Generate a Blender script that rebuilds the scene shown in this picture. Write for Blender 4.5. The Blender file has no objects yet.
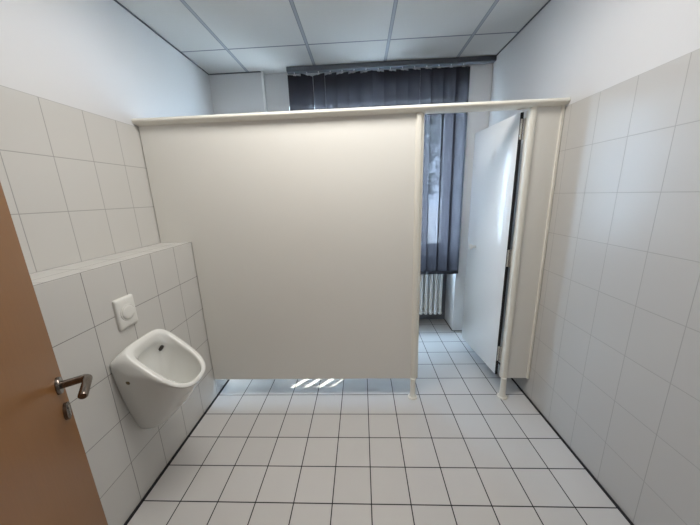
import bpy, bmesh, math, random
from mathutils import Vector, Matrix
random.seed(7)
scene = bpy.context.scene
C = scene.collection
PI = math.pi

# ------------------------------------------------------------------ measures
XL, XU, XR = -1.212, -1.4326, 1.2104      # ledge front, upper left wall, right wall
CE = 2.69                                  # ceiling
YP = 0.20                                  # partition plane
YB = -1.74                                 # inner face of the entrance wall
YPIER, YWIN = 1.24, 1.55                   # wall beside the window / window wall
XN0, XN1 = -0.915, 0.985                   # window niche
LEDGE = 1.25
TOP = 2.0                                  # height of the wall tiles

# ------------------------------------------------------------------ colours
def lin(c):
    return c / 12.92 if c <= 0.04045 else ((c + 0.055) / 1.055) ** 2.4
def rgb(r, g, b):
    return (lin(r / 255), lin(g / 255), lin(b / 255), 1)

# ------------------------------------------------------------------ materials
class NT:
    def __init__(s, name):
        s.m = bpy.data.materials.new(name); s.m.use_nodes = True
        s.t = s.m.node_tree; s.n = s.t.nodes; s.l = s.t.links
        s.n.clear()
        s.out = s.n.new('ShaderNodeOutputMaterial')
    def node(s, kind, **kw):
        nd = s.n.new(kind)
        for k, v in kw.items(): setattr(nd, k, v)
        return nd
    def put(s, sock, v):
        if isinstance(v, bpy.types.NodeSocket): s.l.new(v, sock)
        else: sock.default_value = v
    def math(s, op, a, b=0.0, c=None):
        nd = s.node('ShaderNodeMath', operation=op)
        s.put(nd.inputs[0], a); s.put(nd.inputs[1], b)
        if c is not None: s.put(nd.inputs[2], c)
        return nd.outputs[0]
    def mix(s, f, a, b):
        nd = s.node('ShaderNodeMix', data_type='RGBA')
        s.put(nd.inputs[0], f); s.put(nd.inputs[6], a); s.put(nd.inputs[7], b)
        return nd.outputs[2]
    def step(s, v, e0, e1):
        nd = s.node('ShaderNodeMapRange')
        s.put(nd.inputs[0], v); nd.inputs[1].default_value = e0; nd.inputs[2].default_value = e1
        nd.inputs[3].default_value = 0; nd.inputs[4].default_value = 1
        return nd.outputs[0]
    def coords(s):
        tc = s.node('ShaderNodeTexCoord'); sep = s.node('ShaderNodeSeparateXYZ')
        s.l.new(tc.outputs['Object'], sep.inputs[0])
        return tc.outputs['Object'], sep.outputs
    def noise(s, vec, scale, detail=3, rough=.5):
        nd = s.node('ShaderNodeTexNoise'); s.put(nd.inputs['Vector'], vec)
        nd.inputs['Scale'].default_value = scale; nd.inputs['Detail'].default_value = detail
        nd.inputs['Roughness'].default_value = rough
        return nd.outputs[0]
    def principled(s, col, rough=.5, metal=0., bump=None, bstr=.2, bdist=.002, spec=.5, coat=0.):
        p = s.node('ShaderNodeBsdfPrincipled')
        s.put(p.inputs['Base Color'], col); s.put(p.inputs['Roughness'], rough)
        s.put(p.inputs['Metallic'], metal); p.inputs['Specular IOR Level'].default_value = spec
        p.inputs['Coat Weight'].default_value = coat
        if bump is not None:
            b = s.node('ShaderNodeBump'); b.inputs['Strength'].default_value = bstr
            b.inputs['Distance'].default_value = bdist; s.put(b.inputs['Height'], bump)
            s.l.new(b.outputs[0], p.inputs['Normal'])
        s.l.new(p.outputs[0], s.out.inputs[0])
        return p

def plain(name, col, rough=.5, metal=0., vary=.03, scale=6, bump=0., spec=.5, coat=0.):
    t = NT(name); vec, _ = t.coords()
    n = t.noise(vec, scale)
    dark = tuple(c * (1 - vary) for c in col[:3]) + (1,)
    lite = tuple(min(1, c * (1 + vary)) for c in col[:3]) + (1,)
    c = t.mix(n, dark, lite)
    bm = t.noise(vec, 180, 2) if bump else None
    t.principled(c, rough, metal, bm, bump, .001, spec, coat)
    return t.m

def tiles(name, ua, va, su, sv, ou, ov, joint, col, jcol, rough, var=.03, top=None, paint=None, jv=None):
    """square grid of glazed tiles on object axes ua/va; above 'top' plain paint"""
    t = NT(name); vec, ax = t.coords()
    def line(a, s, o, w):
        q = t.math('DIVIDE', t.math('SUBTRACT', ax[a], o), s)
        fr = t.math('FRACT', q); d = t.math('MULTIPLY', t.math('MINIMUM', fr, t.math('SUBTRACT', 1.0, fr)), s)
        return t.step(d, w / 2 - .0006, w / 2 + .0006), t.math('FLOOR', q)
    lu, fu = line(ua, su, ou, joint); lv, fv = line(va, sv, ov, jv or joint)
    tile = t.math('MULTIPLY', lu, lv)
    cmb = t.node('ShaderNodeCombineXYZ'); t.put(cmb.inputs[0], fu); t.put(cmb.inputs[1], fv)
    wn = t.node('ShaderNodeTexWhiteNoise'); t.put(wn.inputs[0], cmb.outputs[0])
    n = t.noise(vec, 9, 4)
    k = t.math('ADD', t.math('MULTIPLY', wn.outputs[0], .6), t.math('MULTIPLY', n, .4))
    tc = t.mix(k, tuple(c * (1 - var) for c in col[:3]) + (1,), tuple(min(1, c * (1 + var)) for c in col[:3]) + (1,))
    c = t.mix(tile, jcol, tc)
    r = t.math('ADD', t.math('MULTIPLY', tile, rough - .8), .8)
    h = tile
    if top is not None:
        up = t.step(ax[2], top - .001, top + .001)
        pn = t.noise(vec, 3, 3)
        pc = t.mix(pn, tuple(q * .97 for q in paint[:3]) + (1,), paint)
        c = t.mix(up, c, pc)
        r = t.math('ADD', t.math('MULTIPLY', up, t.math('SUBTRACT', .85, r)), r)
        grain = t.math('MULTIPLY', t.noise(vec, 140, 3), .35)
        hm = t.node('ShaderNodeMix', data_type='FLOAT')
        t.put(hm.inputs[0], up); t.put(hm.inputs[2], tile); t.put(hm.inputs[3], grain)
        h = hm.outputs[0]
    t.principled(c, r, 0, h, .35, .0015)
    return t.m

PAINT = rgb(216, 216, 217)
TILE, TJ = rgb(196, 194, 191), rgb(163, 161, 158)
M = {}
M['floor'] = tiles('floor tiles', 0, 1, .2, .2, 0, 0, .0055, rgb(206, 204, 202), rgb(26, 26, 29), .2, .035)
M['wall_r'] = tiles('right wall tiles', 1, 2, .2, .25, -.468, 0, .003, TILE, rgb(171, 169, 166), .3, .012, TOP, PAINT)
LTILE = rgb(205, 203, 199)
M['wall_l'] = tiles('left wall tiles', 1, 2, .2, .25, .023, 0, .0034, LTILE, TJ, .3, .012, TOP, PAINT)
M['ledge'] = tiles('ledge tiles', 1, 2, .2, .25, 0, 0, .0030, LTILE, rgb(124, 121, 118), .28, .012)
M['ledge_top'] = tiles('ledge top tiles', 1, 0, .2, .4, .06, -1.7, .0032, LTILE, rgb(158, 155, 152), .28, .012)
M['wall_x'] = tiles('cross wall tiles', 0, 2, .2, .25, .01, 0, .003, TILE, TJ, .3, .012, TOP, PAINT)
M['paint'] = plain('white wall paint', PAINT, .85, bump=.15)
M['paint_lit'] = plain('window-lit white wall paint', rgb(240, 240, 241), .7, bump=.1)  # wall paint lightened to stand in for window light on the right pier
M['niche'] = plain('niche paint with shade', rgb(120, 122, 128), .9)  # grey tone paints in the shadow behind the radiator
M['bead'] = plain('corner bead white', rgb(240, 240, 240), .5)
M['edge_dark'] = plain('dark joint', rgb(38, 38, 42), .7)
M['angle'] = plain('grey ceiling angle', rgb(80, 82, 88), .6)

def ceiling_mat():
    t = NT('mineral fibre ceiling'); vec, ax = t.coords()
    def dist(a, s, o):
        fr = t.math('FRACT', t.math('DIVIDE', t.math('SUBTRACT', ax[a], o), s))
        return t.math('MULTIPLY', t.math('MINIMUM', fr, t.math('SUBTRACT', 1.0, fr)), s)
    dx, dy = dist(0, .64, .228), dist(1, .625, .815)
    tile = t.math('MULTIPLY', t.step(dx, .0125, .0135), t.step(dy, .0065, .0075))
    mid = t.math('SUBTRACT', 1.0, t.step(dx, .0085, .0095))
    n = t.noise(vec, 260, 3, .7)
    tc = t.mix(n, rgb(194, 192, 189), rgb(208, 206, 203))
    bar = t.mix(mid, rgb(122, 124, 130), rgb(158, 160, 166))
    c = t.mix(tile, bar, tc)
    t.principled(c, .9, 0, t.math('ADD', t.math('MULTIPLY', tile, .7), t.math('MULTIPLY', n, .2)), .4, .003)
    return t.m
M['ceiling'] = ceiling_mat()

def wood_mat():
    t = NT('beech laminate'); vec, ax = t.coords()
    mp = t.node('ShaderNodeMapping'); mp.inputs['Scale'].default_value = (40, 40, 1.6)
    t.put(mp.inputs[0], vec)
    g = t.noise(mp.outputs[0], 2.2, 5, .6)
    b = t.noise(vec, 1.4, 2)
    c = t.mix(t.math('ADD', t.math('MULTIPLY', g, .6), t.math('MULTIPLY', b, .4)), rgb(116, 73, 28), rgb(138, 91, 39))
    t.principled(c, .38, 0, g, .05, .0005)
    return t.m
M['wood'] = wood_mat()
M['panel'] = plain('cream laminate panel', rgb(230, 228, 222), .42, vary=.012, scale=3)
M['frame'] = plain('cream coated frame', rgb(233, 230, 220), .35, vary=.01)
M['door_face'] = plain('white laminate door', rgb(232, 232, 231), .28, vary=.01, coat=.3)
M['rubber'] = plain('black rubber seal', rgb(16, 16, 18), .7)
M['chrome'] = plain('chrome steel', rgb(196, 194, 190), .22, 1., vary=.03)
M['steel'] = plain('dark brushed steel', rgb(128, 119, 112), .24, 1., vary=.05)
M['ceramic'] = plain('white sanitary ceramic', rgb(230, 230, 226), .1, vary=.008, coat=.4)
M['plastic'] = plain('white plastic', rgb(228, 227, 222), .32, vary=.01)
M['clip'] = plain('bright white plastic', rgb(245, 245, 245), .4, vary=.01)
M['drain'] = plain('grey inlet metal', rgb(84, 80, 74), .35, .6, vary=.05)
M['brass'] = plain('tarnished screw metal', rgb(120, 108, 86), .3, 1., vary=.1)
M['radiator'] = plain('white radiator enamel', rgb(236, 236, 234), .3, vary=.01)
M['rail'] = plain('grey anodised rail', rgb(96, 99, 106), .45, .3, vary=.03)
M['winframe'] = plain('white window frame', rgb(232, 233, 234), .4, vary=.01)
M['bark'] = plain('bark', rgb(84, 72, 60), .9, vary=.3, scale=14, bump=.5)
M['leaf'] = plain('leaf green', rgb(92, 104, 82), .6, vary=.35, scale=5)
M['paving'] = plain('pale outdoor paving', rgb(232, 230, 226), .9, vary=.06, scale=2)

def slat_mat():
    t = NT('charcoal blind fabric'); vec, ax = t.coords()
    weave = t.noise(vec, 420, 2)
    c = t.mix(weave, rgb(24, 24, 27), rgb(35, 35, 39))
    d = t.node('ShaderNodeBsdfDiffuse'); t.put(d.inputs[0], c)
    tr = t.node('ShaderNodeBsdfTranslucent'); tr.inputs[0].default_value = rgb(100, 96, 102)
    m1 = t.node('ShaderNodeMixShader'); m1.inputs[0].default_value = .15
    t.l.new(d.outputs[0], m1.inputs[1]); t.l.new(tr.outputs[0], m1.inputs[2])
    tp = t.node('ShaderNodeBsdfTransparent'); tp.inputs[0].default_value = (1, .95, .98, 1)
    m2 = t.node('ShaderNodeMixShader'); m2.inputs[0].default_value = .022
    t.l.new(m1.outputs[0], m2.inputs[1]); t.l.new(tp.outputs[0], m2.inputs[2])
    t.l.new(m2.outputs[0], t.out.inputs[0])
    return t.m
M['slat'] = slat_mat()
M['slat_hem'] = plain('charcoal hem fabric', rgb(56, 60, 70), .8, vary=.05)

def glass_mat():
    t = NT('window glass')
    tp = t.node('ShaderNodeBsdfTransparent'); tp.inputs[0].default_value = (.95, .98, .97, 1)
    g = t.node('ShaderNodeBsdfGlossy'); g.inputs['Roughness'].default_value = .02
    m = t.node('ShaderNodeMixShader')
    m.inputs[0].default_value = .05; t.l.new(tp.outputs[0], m.inputs[1]); t.l.new(g.outputs[0], m.inputs[2])
    t.l.new(m.outputs[0], t.out.inputs[0])
    return t.m
M['glass'] = glass_mat()

# ------------------------------------------------------------------ mesh helpers
def box(bm, x0, x1, y0, y1, z0, z1, bev=0.0, seg=2):
    r = bmesh.ops.create_cube(bm, size=1)
    vs = r['verts']
    for v in vs:
        v.co = Vector((x0 if v.co.x < 0 else x1, y0 if v.co.y < 0 else y1, z0 if v.co.z < 0 else z1))
    if bev:
        es = list({e for v in vs for e in v.link_edges})
        bmesh.ops.bevel(bm, geom=es, offset=bev, segments=seg, profile=.5, affect='EDGES')

def tube(bm, pts, rad, n=12, cap=True):
    pts = [Vector(p) for p in pts]; rings = []
    prev = None
    for i, p in enumerate(pts):
        a = pts[min(i + 1, len(pts) - 1)] - pts[max(i - 1, 0)]
        a.normalize()
        if prev is None:
            u = a.orthogonal().normalized()
        else:
            u = (prev - a * prev.dot(a)).normalized()
        prev = u; w = a.cross(u)
        rr = rad[i] if isinstance(rad, (list, tuple)) else rad
        rings.append([bm.verts.new(p + (u * math.cos(2 * PI * k / n) + w * math.sin(2 * PI * k / n)) * rr) for k in range(n)])
    skin(bm, rings, cap)

def skin(bm, rings, cap=True, close=True):
    n = len(rings[0])
    for a, b in zip(rings, rings[1:]):
        for k in range(n if close else n - 1):
            bm.faces.new((a[k], a[(k + 1) % n], b[(k + 1) % n], b[k]))
    if cap:
        bm.faces.new(list(reversed(rings[0]))); bm.faces.new(rings[-1])

def lathe(bm, prof, cx=0, cy=0, cz=0, n=24, axis='z'):
    rings = []
    for r, h in prof:
        ring = []
        for k in range(n):
            a = 2 * PI * k / n
            p = (r * math.cos(a), r * math.sin(a), h)
            if axis == 'x': p = (p[2], p[0], p[1])
            if axis == 'y': p = (p[1], p[2], p[0])
            ring.append(bm.verts.new((cx + p[0], cy + p[1], cz + p[2])))
        rings.append(ring)
    skin(bm, rings)

def prism(bm, poly, lo, hi, axis='z'):
    def mk(a, b, h):
        return {'z': (a, b, h), 'y': (a, h, b), 'x': (h, a, b)}[axis]
    A = [bm.verts.new(mk(a, b, lo)) for a, b in poly]; B = [bm.verts.new(mk(a, b, hi)) for a, b in poly]
    skin(bm, [A, B])

def rounded(bx0, bx1, by0, by1, r0, r1, n=6):
    """plan profile, radius r0 at the by0 corners and r1 at the by1 corners"""
    out = []
    for cx, cy, r, a0 in ((bx1, by1, r1, 0), (bx0, by1, r1, 90), (bx0, by0, r0, 180), (bx1, by0, r0, 270)):
        sx = -1 if cx == bx1 else 1; sy = -1 if cy == by1 else 1
        for k in range(n + 1):
            a = math.radians(a0 + 90 * k / n)
            out.append((cx + sx * r + r * math.cos(a), cy + sy * r + r * math.sin(a)))
    return out

def obj(name, bm, mat, parent=None, smooth=None, loc=None):
    bmesh.ops.recalc_face_normals(bm, faces=bm.faces)
    me = bpy.data.meshes.new(name); bm.to_mesh(me); bm.free()
    for m in (mat if isinstance(mat, (list, tuple)) else [mat]): me.materials.append(m)
    o = bpy.data.objects.new(name, me); C.objects.link(o)
    if parent: o.parent = parent
    if loc: o.location = loc
    if smooth:
        for p in me.polygons: p.use_smooth = True
        me.set_sharp_from_angle(angle=math.radians(smooth))
    return o
B = bmesh.new

def struct(name, bm, mat, parent=None, smooth=None):
    o = obj(name, bm, mat, parent, smooth)
    if not parent: o['kind'] = 'structure'
    return o

def thing(name, label, cat, loc=(0, 0, 0), group=None):
    o = bpy.data.objects.new(name, None); C.objects.link(o)
    o.location = loc; o.empty_display_size = .1
    o['label'] = label; o['category'] = cat
    if group: o['group'] = group
    return o

def sbox(name, mat, *a, parent=None, bev=0.0):
    b = B(); box(b, *a, bev)
    return struct(name, b, mat, parent, 40 if bev else None)

# ------------------------------------------------------------------ the room
sbox('floor', M['floor'], XU - .2, XR + .2, -3.4, YWIN + .02, -.12, 0)
sbox('ceiling', M['ceiling'], XU - .1, XR + .1, YB - .1, YWIN + .05, CE, CE + .06)
sbox('wall_left', M['wall_l'], XU - .15, XU, YB, YPIER, 0, CE)
o = sbox('wall_ledge', M['ledge'], XU, XL, YB, YPIER, 0, LEDGE)
o.data.materials.append(M['ledge_top'])
for p in o.data.polygons:
    if p.normal.z > .5: p.material_index = 1
sbox('wall_right', M['wall_r'], XR, XR + .15, YB, YPIER, 0, CE)
# wall beside and round the window
sbox('wall_window_left', M['wall_x'], XU - .15, XN0, YPIER, YWIN + .05, 0, CE)
sbox('wall_window_right', M['paint_lit'], XN1, XR + .15, YPIER, YWIN + .05, 0, CE)
WX0, WX1, WZ0, WZ1 = -.70, XN1, .86, 2.38
sbox('wall_window_lintel', M['paint'], XN0, XN1, 1.30, YWIN + .05, 2.40, CE)
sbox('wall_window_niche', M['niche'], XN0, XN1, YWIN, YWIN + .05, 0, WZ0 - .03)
sbox('wall_window_jamb', M['paint'], XN0, WX0, 1.30, YWIN + .05, WZ0 - .03, 2.40)
# entrance wall with the doorway the photographer stands in
DX0, DX1 = -.44, .47
sbox('wall_entrance_left', M['wall_x'], XU - .15, DX0, YB - .12, YB, 0, CE)
sbox('wall_entrance_right', M['wall_x'], DX1, XR + .15, YB - .12, YB, 0, CE)
sbox('wall_entrance_lintel', M['paint'], DX0, DX1, YB - .12, YB, 2.06, CE)
b = B()
prism(b, [(XU - .15, YB - .12), (XU - .15, -3.4), (XR + .15, -3.4), (XR + .15, YB - .12),
          (XR + .05, YB - .12), (XR + .05, -3.3), (XU - .05, -3.3), (XU - .05, YB - .12)], 0, 2.5)
struct('wall_corridor', b, M['paint'])
sbox('ceiling_corridor', M['paint'], XU - .15, XR + .15, -3.4, YB - .12, 2.5, 2.56)
# joints and angles
sbox('trim_1', M['edge_dark'], XL, XL + .010, YB, YPIER, 0, .005)
sbox('trim_2', M['edge_dark'], XR - .012, XR, YB, YPIER, 0, .005)
sbox('trim_3', M['angle'], XU, XU + .009, YB, YPIER, CE - .006, CE)
sbox('trim_4', M['angle'], XR - .009, XR, YB, YPIER, CE - .006, CE)
sbox('trim_5', M['angle'], XU + .014, XN0 - .014, YPIER - .012, YPIER, CE - .006, CE)
sbox('trim_6', M['bead'], XN0 - .014, XN0 + .004, YPIER - .004, YPIER + .012, 0, CE, bev=.003)
sbox('trim_7', M['edge_dark'], XN1, XR, YPIER - .008, YPIER, 0, .005)
sbox('trim_8', M['edge_dark'], XN1 - .009, XN1, YPIER, YWIN, 0, .005)
sbox('trim_9', M['winframe'], XN0 + .02, XN1 - .001, YWIN - .14, YWIN, WZ0 - .03, WZ0, bev=.006)   # sill board

# window: fixed frame, two sashes
w = bpy.data.objects.new('window_1', None); C.objects.link(w); w['kind'] = 'structure'
def ring_frame(bm, x0, x1, z0, z1, y0, y1, t):
    box(bm, x0, x0 + t, y0, y1, z0, z1, .004); box(bm, x1 - t, x1, y0, y1, z0, z1, .004)
    box(bm, x0 + t, x1 - t, y0, y1, z0, z0 + t, .004); box(bm, x0 + t, x1 - t, y0, y1, z1 - t, z1, .004)
b = B(); ring_frame(b, WX0, WX1, WZ0, 2.40, 1.52, 1.59, .05); struct('window_frame', b, M['winframe'], w, 40)
for x0, x1 in ((WX0 + .04, .30), (.30, WX1 - .04)):
    b = B(); ring_frame(b, x0, x1, WZ0 + .04, 2.36, 1.50, 1.555, .065)
    s = struct('window_sash', b, M['winframe'], w, 40)
    b = B(); box(b, x0 + .06, x1 - .06, 1.522, 1.528, WZ0 + .1, 2.30); struct('window_pane', b, M['glass'], s)
b = B(); lathe(b, [(.014, 0), (.014, .02), (.009, .025), (.009, .04)], .33, 1.46, 1.5, 14, 'y')
box(b, .322, .338, 1.452, 1.466, 1.38, 1.51, .004); struct('window_handle', b, M['winframe'], w, 40)

# ------------------------------------------------------------------ entrance door
ang = math.radians(39)
dirv = Vector((-math.sin(ang), math.cos(ang), 0)); nrm = Vector((math.cos(ang), math.sin(ang), 0))
HND = Vector((-.9266, -1.0103, 1.01))
W_D = .86
hinge = HND - dirv * (W_D - .06)
door = obj('door_1', (lambda b: (box(b, 0, W_D, 0, .04, .008, 2.03, .002), b)[1])(B()), M['wood'])
door['kind'] = 'structure'
# local x runs hinge -> free edge; local -y is the face the camera sees
door.location = (hinge.x, hinge.y, 0)
door.rotation_euler = (0, 0, math.atan2(dirv.y, dirv.x))
hx, hz = W_D - .06, HND.z
b = B(); lathe(b, [(.026, 0), (.026, -.006), (.024, -.009), (.011, -.009), (.011, -.012)], hx, 0, hz, 28, 'y')
ros = obj('handle_rosette', b, M['steel'], door, 40)
b = B()
pts = [(hx, -.008, hz), (hx, -.056, hz)]
for k in range(1, 6):
    a = k * PI / 2 / 6
    pts.append((hx - .012 * (1 - math.cos(a)), -.056 - .012 * math.sin(a), hz))
pts += [(hx - .012, -.068, hz), (hx - .106, -.068, hz), (hx - .111, -.068, hz)]
tube(b, pts, [.0115] * (len(pts) - 1) + [.0085], 18)
obj('door_handle', b, M['steel'], door, 50)
b = B()
pf = []
for k in range(28):
    a = 2 * PI * k / 28
    pf.append((hx + .026 * math.cos(a), hz - .088 + .026 * math.sin(a)))
prism(b, pf, -.008, 0, 'y')
es = obj('keyhole_rosette', b, M['steel'], door, 40)
b = B(); box(b, hx - .005, hx + .005, -.010, -.007, hz - .104, hz - .076, .003)
lathe(b, [(.0085, -.011), (.0085, -.006)], hx, 0, hz - .078, 16, 'y')
obj('lock_cylinder', b, M['chrome'], es, 40)
for z in (.28, 1.75):
    b = B(); tube(b, [(-.008, -.012, z - .05), (-.008, -.012, z + .05)], .008, 12); box(b, -.006, .03, -.006, 0.002, z - .04, z + .04)
    obj('hinge', b, M['steel'], door, 40)
# steel door frame
b = B()
for x0, x1 in ((DX0 - .05, DX0), (DX1, DX1 + .05)): box(b, x0, x1, YB, YB + .012, 0, 2.11, .002)
box(b, DX0, DX1, YB, YB + .012, 2.06, 2.11, .002)
struct('trim_10', b, M['frame'])

# ------------------------------------------------------------------ toilet partition
part = thing('toilet_cubicle', 'cream laminate toilet cubicle partition spanning wall to wall, its narrow white door open', 'toilet cubicle', (0, YP, 0))
part['kind'] = 'thing'
def pl(name, bm, mat, parent=part, smooth=None):
    bmesh.ops.translate(bm, verts=bm.verts, vec=(0, -YP, 0))
    return obj(name, bm, mat, parent, smooth)
PZ = .152
b = B(); prism(b, [(XL + .006, PZ), (.336, PZ), (.336, 2.02), (XU + .006, 2.02), (XU + .006, LEDGE + .0006), (XL + .006, LEDGE + .0006)], .19, .214, 'y')
pl('wide_panel', b, M['panel'])
b = B(); box(b, 1.040, 1.196, .19, .214, PZ, 2.02); pl('narrow_panel', b, M['panel'])
b = B(); prism(b, rounded(1.192, XR - .001, .180, .222, .004, .004), PZ, 2.015); pl('wall_channel', b, M['frame'], smooth=40)
b = B(); prism(b, rounded(XU + .0005, XU + .005, .197, .212, .001, .001), LEDGE + .001, 2.015); pl('wall_channel', b, M['frame'], smooth=40)
b = B(); prism(b, rounded(XL + .0005, XL + .005, .197, .212, .001, .001), PZ, LEDGE - .002); pl('wall_channel', b, M['frame'], smooth=40)
# top rail: rounded front, flat back
prof = []
for k in range(13):
    a = PI / 2 + PI * k / 12
    prof.append((.196 + .052 * math.cos(a), 2.027 + .0215 * math.sin(a)))
prof += [(.228, 2.0055), (.228, 2.0485)]
b = B(); prism(b, prof, XU + .001, XR - .001, 'x'); pl('top_rail', b, M['frame'], smooth=40)
def post(x0, x1, xs0, xs1, xl):
    b = B(); prism(b, rounded(x0, x1, .174, .226, .0145, .006), PZ - .002, 2.012)
    p = pl('post', b, M['frame'], smooth=40)
    b = B(); prism(b, rounded(xs0, xs1, .196, .226, .003, .003), PZ - .002, 2.012)
    q = pl('door_stop', b, M['frame'], p, 40)
    b = B(); lathe(b, [(.036, 0), (.036, .004), (.034, .008), (.026, .0105), (.0225, .018), (.0205, .045), (.0195, .09), (.019, PZ + .01)], xl, .178, 0, 28)
    f = pl('foot', b, M['frame'], p, 40)
    return p
post(.331, .370, .369, .385, .346)
post(1.009, 1.047, 1.0465, 1.052, 1.0225)
# the door of the cubicle, swung into it
h0 = Vector((.980, .232)); h1 = Vector((.928, .812))
dv = (h1 - h0); L = dv.length
leaf = B(); box(leaf, 0.003, L, -.020, 0, .157, 1.992, .0015)
d = obj('door', leaf, M['door_face'], part, 40)
d['label'] = 'white cubicle door standing open into the cubicle'
d.location = (h0.x, h0.y - YP, 0); d.rotation_euler = (0, 0, math.atan2(dv.y, dv.x))
b = B(); box(b, -.001, .003, -.020, -.0005, .157, 1.992); obj('door_seal', b, M['rubber'], d)
for zc in (1.895, 1.07, .335):
    b = B()
    box(b, -.004, -.001, -.019, -.001, zc - .06, zc + .06, .001)
    tube(b, [(-.007, -.024, zc - .062), (-.007, -.024, zc + .062)], .006, 12)
    for s in (-.03, .03): tube(b, [(-.007, -.024, zc + s - .002), (-.007, -.024, zc + s + .002)], .0072, 12)
    box(b, -.009, -.005, -.040, -.024, zc - .06, zc + .06, .001)
    for s in (-.04, 0, .04): lathe(b, [(.0032, -.0055), (.0032, -.003)], 0, -.010, zc + s, 10, 'x')
    obj('hinge', b, M['chrome'], d, 40)
b = B()
kx = L - .145
lathe(b, [(.012, 0), (.012, .004), (.008, .008), (.009, .028), (.020, .034), (.0245, .044), (.022, .054), (.009, .059)], kx, 0, 1.075, 24, 'y')
obj('knob', b, M['plastic'], d, 50)

# ------------------------------------------------------------------ urinal
ur = thing('urinal', 'white ceramic wall-hung urinal on the tiled left wall', 'urinal', (XL - .001, -.421, .33))
def dshape(w, uc, lb, lf, nb, nf, zf, N=96):
    out = []
    for k in range(N):
        t = 2 * PI * k / N; c, s = math.cos(t), math.sin(t); n = nb if c < 0 else nf
        a = math.copysign(abs(c) ** (2 / n), c) * (lb if c < 0 else lf)
        y = math.copysign(abs(s) ** (2 / n), s) * w
        out.append(Vector((uc + a, y, zf(uc + a))))
    return out
def ln(u0, z0, u1, z1): return lambda u: z0 + (z1 - z0) * (u - u0) / (u1 - u0)
O = Vector((0, 0, -.33))
rows = []
rim_out = dshape(.148, .142, .108, .171, 4.0, 2.9, ln(.034, .851, .313, .604))
rim_in = dshape(.112, .152, .088, .146, 4.6, 2.9, ln(.064, .824, .298, .620))
up = Vector((.66, 0, .75))
# body from the bottom up:  back edge on the wall, front swelling out to the rim
def body(w, uf, zb, zf, nb=16, nf=2.2):
    h = uf * .15
    return dshape(w, h, h - .0005, uf - h, nb, nf, ln(0, zb, uf, zf))
sec = [body(.026, .036, .334, .336), body(.060, .080, .336, .342), body(.080, .110, .352, .362), body(.097, .144, .395, .395),
       body(.117, .185, .47, .440), body(.137, .224, .56, .487), body(.153, .260, .655, .530), body(.162, .290, .74, .565),
       body(.165, .306, .790, .585), body(.164, .310, .806, .591)]
# over the top: from wall edge to the rim
def lerp(A, Bb, t): return [a.lerp(q, t) for a, q in zip(A, Bb)]
s1 = lerp(sec[-1], rim_out, .55); s1 = [p + up * .006 for p in s1]
r1 = [p + up * .002 for p in rim_out]
r2 = [p + up * .006 for p in lerp(rim_out, rim_in, .22)]
r3 = [p + up * .0072 for p in lerp(rim_out, rim_in, .5)]
r4 = [p + up * .0045 for p in lerp(rim_out, rim_in, .82)]
r5 = [p - up * .002 for p in rim_in]
cav = []
for w, u0, u1, zb, zf in ((.112, .064, .296, .790, .604), (.110, .050, .290, .776, .585), (.106, .045, .280, .735, .56), (.096, .052, .260, .67, .525), (.080, .062, .235, .585, .482), (.058, .065, .185, .50, .445), (.030, .08, .14, .452, .436)):
    h = (u0 + u1) / 2
    cav.append(dshape(w, h, h - u0, u1 - h, 3.2, 2.5, ln(u0, zb, u1, zf)))
bm = B(); rings = []
for rr in sec + [s1, r1, r2, r3, r4, r5] + cav:
    rings.append([bm.verts.new(p + O) for p in rr])
skin(bm, rings)
bowl = obj('bowl', bm, M['ceramic'], ur, 75)
md = bowl.modifiers.new('sub', 'SUBSURF'); md.levels = 1; md.render_levels = 1
b = B(); lathe(b, [(.016, 0), (.018, .005), (.014, .012), (.004, .014)], 0, 0, 0, 18, 'x')
sp = obj('water_inlet', b, M['drain'], ur, 50, (.062, .085, .742 - .33)); sp.rotation_euler = (0, .5, 0)
b = B(); lathe(b, [(.020, 0), (.020, .004), (.012, .006)], 0, 0, 0, 20)
obj('drain_strainer', b, M['chrome'], ur, 50, (.108, 0, .442 - .33))
for s in (-1, 1):
    b = B(); lathe(b, [(.0125, -.016), (.0125, .003), (.010, .006), (.004, .0065)], 0, 0, 0, 18, 'y')
    o = obj('mounting_screw', b, M['brass'], ur, 50, (.070, s * .1555, .700 - .33))
    o.rotation_euler = (0 if s > 0 else PI, 0, -.02)

# ------------------------------------------------------------------ flush plate
fl = thing('flush_plate', 'white plastic flush plate with a round button on the tiles above the urinal', 'flush plate', (XL - .001, -.438, 1.000))
b = B()
poly = rounded(-.056, .056, -.078, .078, .009, .009)
rings = []
for s, h in ((1, 0), (1, .007), (.985, .011), (.93, .0145), (.8, .017), (.5, .018)):
    rings.append([b.verts.new((h, y * s, z * s)) for y, z in poly])
skin(b, rings)
obj('plate', b, M['plastic'], fl, 60)
b = B(); lathe(b, [(.043, .014), (.043, .018), (.0415, .0205), (.0375, .0205), (.037, .017)], 0, 0, 0, 40, 'x'); obj('button_ring', b, M['plastic'], fl, 40)
b = B(); lathe(b, [(.036, .014), (.036, .021), (.0345, .0235), (.028, .0255), (.014, .0268), (.003, .027)], 0, 0, 0, 40, 'x'); obj('button', b, M['plastic'], fl, 60)

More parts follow.
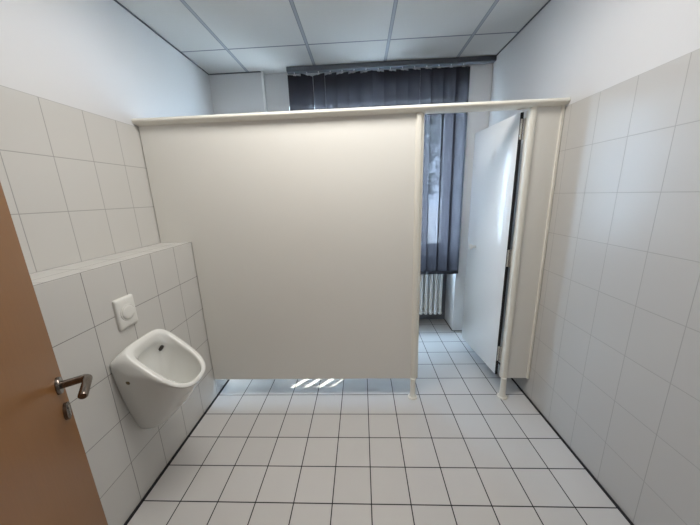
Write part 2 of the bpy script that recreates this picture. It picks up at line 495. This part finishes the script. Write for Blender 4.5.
# ------------------------------------------------------------------ radiator
RY = 1.42
rad = thing('radiator', 'white column radiator in the niche under the window', 'radiator', (0, RY, 0))
def section_mesh():
    b = B()
    for y in (-.05, .05):
        tube(b, [(0, y, .165), (0, y, .20), (0, y, .30), (0, y, .60), (0, y, .68), (0, y, .715)], [.014, .0165, .0155, .0155, .0165, .014], 12)
    for z in (.165, .715):
        pts = [(0, -.068, z), (0, -.062, z), (0, -.04, z), (0, .04, z), (0, .062, z), (0, .068, z)]
        tube(b, pts, [.008, .019, .023, .023, .019, .008], 12)
        tube(b, [(-.0275, 0, z), (.0275, 0, z)], .019, 12)
    return b
sec0 = None; x = .872
while x > -.42:
    if sec0 is None:
        sec0 = obj('section', section_mesh(), M['radiator'], rad, 50); o = sec0
    else:
        o = sec0.copy(); C.objects.link(o); o.parent = rad
    o.location = (x, 0, 0); x -= .055
for xx in (-.2, .65):
    b = B(); box(b, xx - .012, xx + .012, .02, YWIN - RY - .001, .60, .63, .003); obj('wall_bracket', b, M['radiator'], rad, 40)

for xx in (-.23, .57):
    b = B(); box(b, xx - .015, xx + .015, -.05, .05, 0, .012, .003); box(b, xx - .012, xx + .012, -.02, .02, .006, .16, .003)
    obj('foot', b, M['radiator'], rad, 40)

# ------------------------------------------------------------------ vertical blind
bl = thing('vertical_blind', 'charcoal fabric vertical blind hanging across the window', 'blind', (0, 1.19, 0))
b = B(); box(b, -.668, XR - .006, -.030, .030, 2.645, CE - .004, .003)
obj('headrail', b, M['rail'], bl, 40)
Z0, Z1, SW = .690, 2.622, .127
def slat_bm(z0, z1, th):
    b = B(); n = 8; A = []; Bq = []
    for zz, lst in ((z0, A), (z1, Bq)):
        for k in range(n + 1):
            u = k / n - .5
            lst.append((u * SW, -.006 * (1 - 4 * u * u)))
    front = [(x, y - th / 2) for x, y in A]; back = [(x, y + th / 2) for x, y in reversed(A)]
    if th: prism(b, front + back, z0, z1)
    else:
        lo = [b.verts.new((x, y, z0)) for x, y in A]; hi = [b.verts.new((x, y, z1)) for x, y in A]
        skin(b, [lo, hi], False, False)
    return b
centres = [(-.604, 20), (-.490, 40)] + [(-.379 + .1091 * k, None) for k in range(13)]
src = None
for i, (cx, a) in enumerate(centres):
    if a is None: a = 22 if .14 < cx < .62 else (-26 if cx < .14 else 4)
    if src is None:
        s = obj('slat', slat_bm(Z0, Z1, 0), M['slat'], bl, 60)
        wgt = obj('slat_weight', slat_bm(Z0 - .002, Z0 + .034, .004), M['slat_hem'], s, 60)
        b = B(); box(b, -.014, .014, -.0075, -.0045, Z1 - .004, Z1 + .003, .001); box(b, -.003, .003, -.006, .0, Z1, 2.648, .001)
        cl = obj('slat_hanger', b, M['clip'], s, 40)
        src = (s, wgt, cl)
    else:
        s = src[0].copy(); C.objects.link(s); s.parent = bl
        for q in src[1:]:
            c = q.copy(); C.objects.link(c); c.parent = s
    s.location = (cx, .0015 * (i % 2), 0); s.rotation_euler = (0, 0, math.radians(a))

# ------------------------------------------------------------------ outside
b = B(); box(b, -14, 20, YWIN + .2, 40, -.62, -.5); struct('ground', b, M['paving'])
def tree(loc, h, label, seed):
    rnd = random.Random(seed)
    t = thing('tree', label, 'tree', loc)
    b = B(); tube(b, [(0, 0, 0), (.05, 0, h * .25), (-.04, .03, h * .5), (.0, 0, h * .82)], [.17, .13, .10, .03], 10)
    for k in range(9):
        a = k * 2.4; z = h * (.35 + .05 * k); r = h * .22
        tube(b, [(0, 0, z), (r * .5 * math.cos(a), r * .5 * math.sin(a), z + r * .3), (r * math.cos(a), r * math.sin(a), z + r * .75)], [.05, .03, .012], 7)
    obj('trunk', b, M['bark'], t, 50)
    b = B()
    for _ in range(3600):
        while True:
            p = Vector((rnd.uniform(-1, 1), rnd.uniform(-1, 1), rnd.uniform(-1, 1)))
            if .15 < p.length < 1: break
        p = Vector((p.x * h * .34, p.y * h * .34, h * .64 + p.z * h * .36))
        s = rnd.uniform(.06, .13)
        m = Matrix.Translation(p) @ Matrix.Rotation(rnd.uniform(0, 6.28), 4, (rnd.uniform(-1, 1), rnd.uniform(-1, 1), rnd.uniform(-1, 1)))
        vs = [b.verts.new(m @ Vector(q)) for q in ((0, -s, 0), (s * .5, -.2 * s, .1 * s), (0, s, 0), (-s * .5, -.2 * s, .1 * s))]
        b.faces.new(vs)
    obj('foliage', b, M['leaf'], t)
    return t
tree((2.2, 8.5, -.5), 6.2, 'green leafy tree seen outside through the blind', 3)

# ------------------------------------------------------------------ light
wd = bpy.data.worlds.new('sky'); scene.world = wd; wd.use_nodes = True
bg = wd.node_tree.nodes['Background']; bg.inputs[0].default_value = (.55, .74, 1.0, 1); bg.inputs[1].default_value = 36.0

def area(name, loc, rot, sx, sy, power, col, portal=False):
    l = bpy.data.lights.new(name, 'AREA'); l.shape = 'RECTANGLE'; l.size = sx; l.size_y = sy
    l.energy = power; l.color = col
    o = bpy.data.objects.new(name, l); C.objects.link(o); o.location = loc; o.rotation_euler = rot
    if portal: l.cycles.is_portal = True
    return o
area('ceiling_lamp', (-.08, -.40, CE - .012), (0, 0, 0), 1.5, .5, 27, (1, .97, .92))
area('corridor_fill', (0, -2.55, 2.48), (0, 0, 0), .8, .5, 3, (1, .97, .93))  # unseen lamp added behind the camera for warm ambient fill
area('window_portal', (.14, 1.62, 1.62), (-PI / 2, 0, 0), 1.7, 1.56, 1, (1, 1, 1), True)
sl = bpy.data.lights.new('sun', 'SUN'); sl.energy = 16; sl.angle = .009; sl.color = (1, .95, .86)
so = bpy.data.objects.new('sun', sl); C.objects.link(so)
el, az = math.radians(53), math.radians(47)
to_sun = Vector((math.cos(az) * math.cos(el), math.sin(az) * math.cos(el), math.sin(el)))
so.rotation_euler = to_sun.to_track_quat('Z', 'Y').to_euler()

# ------------------------------------------------------------------ camera
cam = bpy.data.cameras.new('camera'); co = bpy.data.objects.new('camera', cam); C.objects.link(co)
cam.sensor_width = 36; cam.sensor_fit = 'HORIZONTAL'; cam.lens = 278.42 / 700 * 36; cam.clip_start = .02
R_ = Vector((.99871559, .03809551, -.033405)); U_ = Vector((.02356086, .23450009, .97183054)); F_ = Vector((-.04485585, .97136936, -.23330133))
mw = Matrix((R_, U_, -F_)).transposed().to_4x4()
mw.translation = Vector((-.01669765, -1.69146052, 1.5285272))
co.matrix_world = mw
scene.camera = co
scene.view_settings.view_transform = 'Standard'
scene.view_settings.look = 'None'
scene.view_settings.exposure = 0.0
